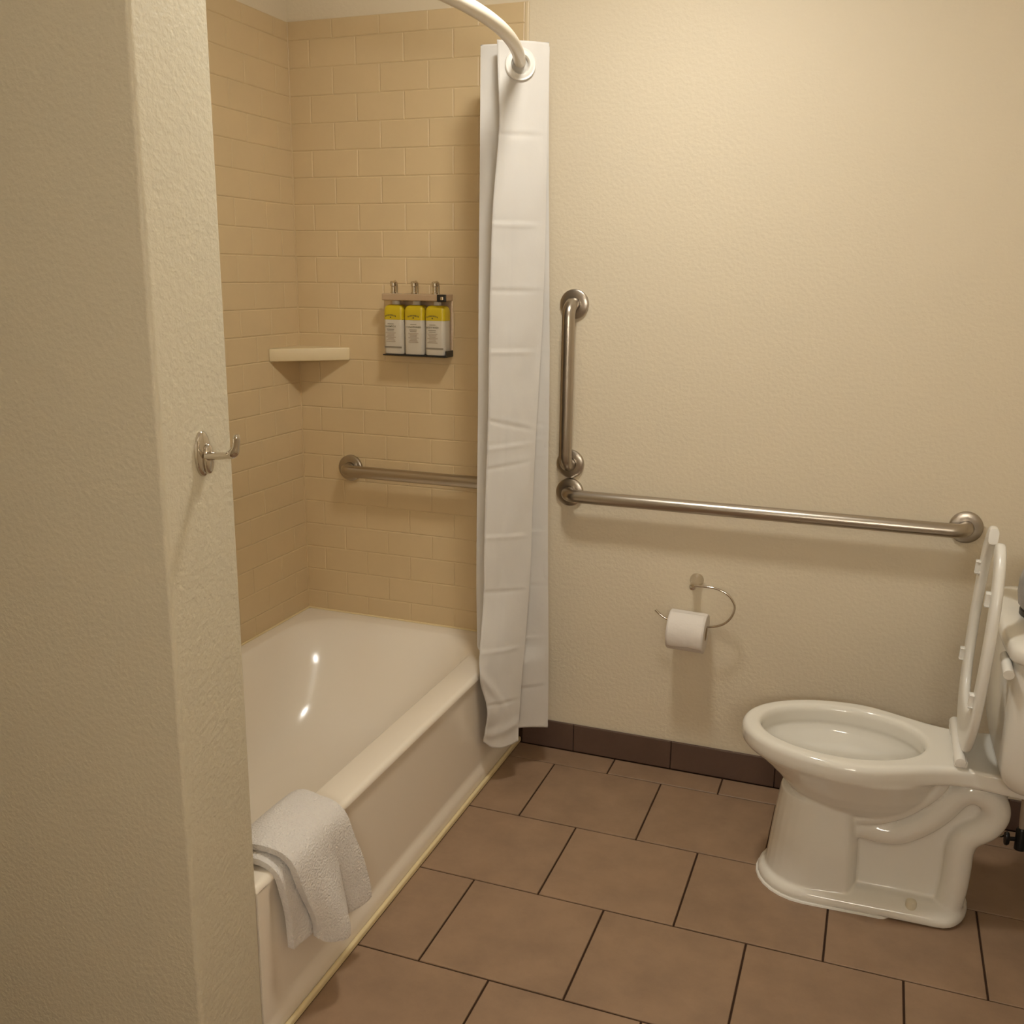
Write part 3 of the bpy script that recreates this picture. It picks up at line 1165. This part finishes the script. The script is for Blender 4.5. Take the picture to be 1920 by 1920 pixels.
rm.voxel_size = 0.0036
smo = tmp.modifiers.new('smooth', 'SMOOTH')
smo.factor = 0.5
smo.iterations = 4
dg = bpy.context.evaluated_depsgraph_get()
bowl_me = bpy.data.meshes.new_from_object(tmp.evaluated_get(dg))
bpy.data.objects.remove(tmp)
bowl_me.name = 'bowl'
bowl_me.materials.clear()
bowl = link_mesh('bowl', bowl_me, M['china'], toilet, c0, smooth=True)
# standing water
v, f = loft_data([ring3(ell(0.255, 0.138, 0.133, 0.094), 0.2820), ring3(ell(0.255, 0.05, 0.05, 0.03), 0.2822)])
build('water', v, f, M['water'], toilet, smooth=True)
# caulk bead under the foot and bolt caps
v, f = loft_data([stadium(0.0575, 0.40, 0.1245, 0.118, 0.12, 0.05, 0.0), stadium(0.0585, 0.40, 0.1235, 0.117, 0.12, 0.05, 0.004),
                  stadium(0.064, 0.395, 0.118, 0.112, 0.12, 0.05, 0.0055)])
build('base_caulk', v, f, M['seat'], toilet, angle=0.7)
for sgn in (-1, 1):
    bc = lathe('bolt_cap', [(0.0125, 0.0), (0.0125, 0.014), (0.011, 0.0185), (0.006, 0.0205), (0.0, 0.021)], (TX + 0.418, TY + sgn * 0.090, 0.028), (0, 0, 1), M['cap'], toilet, 24)

# tank: rounded front, tapered, curved bottom
TKX0, TKX1 = 2.040, 2.245
TKY0, TKY1 = TY - 0.228, TY + 0.228


def tank_ring(z, ins, bow, xin=0.0, r=0.045):
    pts = round_rect(TKX0 + ins + xin, TKX1 - ins * 0.3, TKY0 + ins, TKY1 - ins, r, 8, 12)
    out = []
    for (px, py) in pts:
        t = (py - TY) / 0.228
        fr = 1 - smoothstep(TKX0, TKX0 + 0.10, px)
        out.append((px - bow * fr * (1 - t * t), py, z))
    return out


rings = [tank_ring(0.402, 0.060, 0.0, 0.008, 0.03), tank_ring(0.404, 0.036, 0.004, 0.004, 0.035), tank_ring(0.412, 0.020, 0.006, 0.0, 0.04), tank_ring(0.428, 0.010, 0.008),
         tank_ring(0.455, 0.005, 0.009), tank_ring(0.56, 0.003, 0.010), tank_ring(0.700, 0.003, 0.010)]
v, f = loft_data(rings)
tank = build('tank', v, f, M['china'], toilet, angle=0.9)
rings = [tank_ring(0.697, 0.004, 0.010), tank_ring(0.699, -0.006, 0.011), tank_ring(0.705, -0.009, 0.011), tank_ring(0.722, -0.009, 0.011),
         tank_ring(0.730, -0.006, 0.011), tank_ring(0.735, 0.002, 0.010), tank_ring(0.7365, 0.02, 0.008), tank_ring(0.737, 0.06, 0.0)]
v, f = loft_data(rings)
build('tank_lid', v, f, M['china'], toilet, angle=0.9)
# flush lever on the tank front
lv = sweep('flush_lever', catmull([(2.040, -0.560, 0.684), (2.030, -0.561, 0.684), (2.0275, -0.568, 0.684), (2.0275, -0.600, 0.681), (2.0275, -0.650, 0.676)], 5), 0.0105, M['seat'], toilet, 14)
lathe('lever_boss', [(0.016, 0.0), (0.016, 0.006), (0.012, 0.010), (0.0, 0.011)], (2.041, -0.560, 0.684), (-1, 0, 0), M['seat'], lv, 20)
# bolts holding the tank, rubber shadow gap
box('tank_gasket', (2.07, TY - 0.07, 0.395), (2.15, TY + 0.07, 0.404), M['black'], toilet, 0.002)

# open front seat, raised
SEAT_X, SEAT_Z = 1.983, 0.424
TILT = math.radians(2.2)


def seat_pt(l, w, t):
    """l = distance from the hinge up, w = sideways, t = out of the front face (towards -X)"""
    x = SEAT_X + l * math.sin(TILT) - t * math.cos(TILT)
    z = SEAT_Z + l * math.cos(TILT) + t * math.sin(TILT)
    return (x, TY + w, z)


def seat_loop():
    """centre line of the U from one tip to the other with half widths"""
    pts = []
    L = 0.465
    # outer outline half width as for the bowl rim; ring band about 65 mm wide
    ctrl = [(L, 0.062, 0.020), (L - 0.008, 0.090, 0.030), (L - 0.045, 0.122, 0.033), (L - 0.11, 0.145, 0.034), (L - 0.20, 0.153, 0.034), (L - 0.29, 0.146, 0.036), (L - 0.36, 0.124, 0.042),
            (L - 0.405, 0.085, 0.050), (L - 0.423, 0.042, 0.052), (L - 0.427, 0.0, 0.052)]
    left = catmull([(a, b, c) for a, b, c in ctrl], 5)
    right = [Vector((p.x, -p.y, p.z)) for p in left[:-1]][::-1]
    return left + right


loop = seat_loop()
rings = []
for i, p in enumerate(loop):
    a, b = loop[max(i - 1, 0)], loop[min(i + 1, len(loop) - 1)]
    tl, tw = b.x - a.x, b.y - a.y
    n_ = math.hypot(tl, tw)
    nl, nw_ = -tw / n_, tl / n_
    hwid = p.z * 0.88
    prof = []
    for q in range(20):
        an = 2 * PI * q / 20
        cu, su = math.cos(an), math.sin(an)
        e = 0.6
        dw = hwid * math.copysign(abs(cu) ** e, cu)
        dt = 0.0105 * math.copysign(abs(su) ** e, su)
        prof.append(seat_pt(p.x + nl * dw, p.y + nw_ * dw, dt))
    rings.append(prof)
# rounded tips
first = [Vector(q) for q in rings[0]]
c = sum(first, Vector()) / len(first)
rings = [[tuple(c + (q - c) * 0.6) for q in first]] + rings
last = [Vector(q) for q in rings[-1]]
c = sum(last, Vector()) / len(last)
rings = rings + [[tuple(c + (q - c) * 0.6) for q in last]]
v, f = loft_data(rings)
seat = build('seat', v, f, M['seat'], toilet, angle=0.9)
for l, w in ((0.375, 0.128), (0.375, -0.128), (0.155, 0.145), (0.155, -0.145)):
    p0 = Vector(seat_pt(l - 0.016, w, 0.008))
    a = [seat_pt(l + dl, w + dw, 0.0085) for dl, dw in ()]
    bmb = bmesh.new()
    bmesh.ops.create_cube(bmb, size=1)
    for vv in bmb.verts:
        dl = 0.013 * (1 if vv.co.z > 0 else -1)
        dw = 0.006 * (1 if vv.co.y > 0 else -1)
        vv.co = Vector(seat_pt(l + dl, w + dw, 0.0165 if vv.co.x > 0 else 0.007))
    bmesh.ops.bevel(bmb, geom=bmb.edges[:], offset=0.003, segments=2, profile=0.5, affect='EDGES')
    from_bm('bumper', bmb, M['seat'], seat)
hg = lathe('hinge', [(0.0, -0.115), (0.0105, -0.114), (0.012, -0.110), (0.012, 0.110), (0.0105, 0.114), (0.0, 0.115)], (1.974, TY + 0.005, 0.4165), (0, 1, 0), M['seat'], toilet, 24)
for sgn in (-1, 1):
    yc = TY + 0.005 + sgn * 0.085
    box('hinge_post', (1.962, yc - 0.022, 0.4005), (1.990, yc + 0.022, 0.4185), M['seat'], hg, 0.005, 3)

# ------------------------------------------------------------------ supply valve and hose behind the toilet
sv = empty('supply_valve', (2.165, -0.2, 0.07), 'black and chrome water supply valve with a beige hose behind the toilet base', 'valve')
lathe('valve_body', [(0.008, -0.030), (0.013, -0.028), (0.013, 0.024), (0.010, 0.030)], (2.168, -0.20, 0.083), (0, 0, 1), M['black'], sv, 18)
lathe('wall_stub', [(0.008, 0.0), (0.008, 0.085), (0.024, 0.086), (0.024, 0.0915)], (2.168, -0.20, 0.078), (1, 0, 0), M['chrome'], sv, 18)
hd = lathe('handle', [(0.006, 0.0), (0.006, 0.018), (0.017, 0.020), (0.019, 0.024), (0.017, 0.029), (0.0, 0.030)], (2.160, -0.20, 0.080), (-1, -0.2, 0), M['black'], sv, 20, 1.0, 0.6)
lathe('handle_pin', [(0.003, 0.0), (0.003, 0.016), (0.0, 0.017)], (2.128, -0.206, 0.086), (-0.6, -0.6, 0.1), M['chrome'], hd, 10)
sweep('hose', catmull([(2.168, -0.20, 0.108), (2.166, -0.198, 0.16), (2.165, -0.20, 0.24), (2.168, -0.215, 0.33), (2.17, -0.235, 0.4015)], 8), 0.0075, M['hose'], sv, 14)

# ------------------------------------------------------------------ canister on the tank lid
cn = empty('canister', (2.120, -0.425, 0.7372), 'grey rounded canister with a black base standing on the toilet tank lid', 'canister')
lathe('base', [(0.056, 0.0), (0.058, 0.002), (0.058, 0.012), (0.055, 0.014)], (2.120, -0.425, 0.7372), (0, 0, 1), M['black'], cn, 36)
lathe('body', [(0.054, 0.0), (0.062, 0.010), (0.066, 0.035), (0.065, 0.065), (0.059, 0.090), (0.045, 0.105), (0.0, 0.110)], (2.120, -0.425, 0.7510), (0, 0, 1), M['greywrap'], cn, 36)
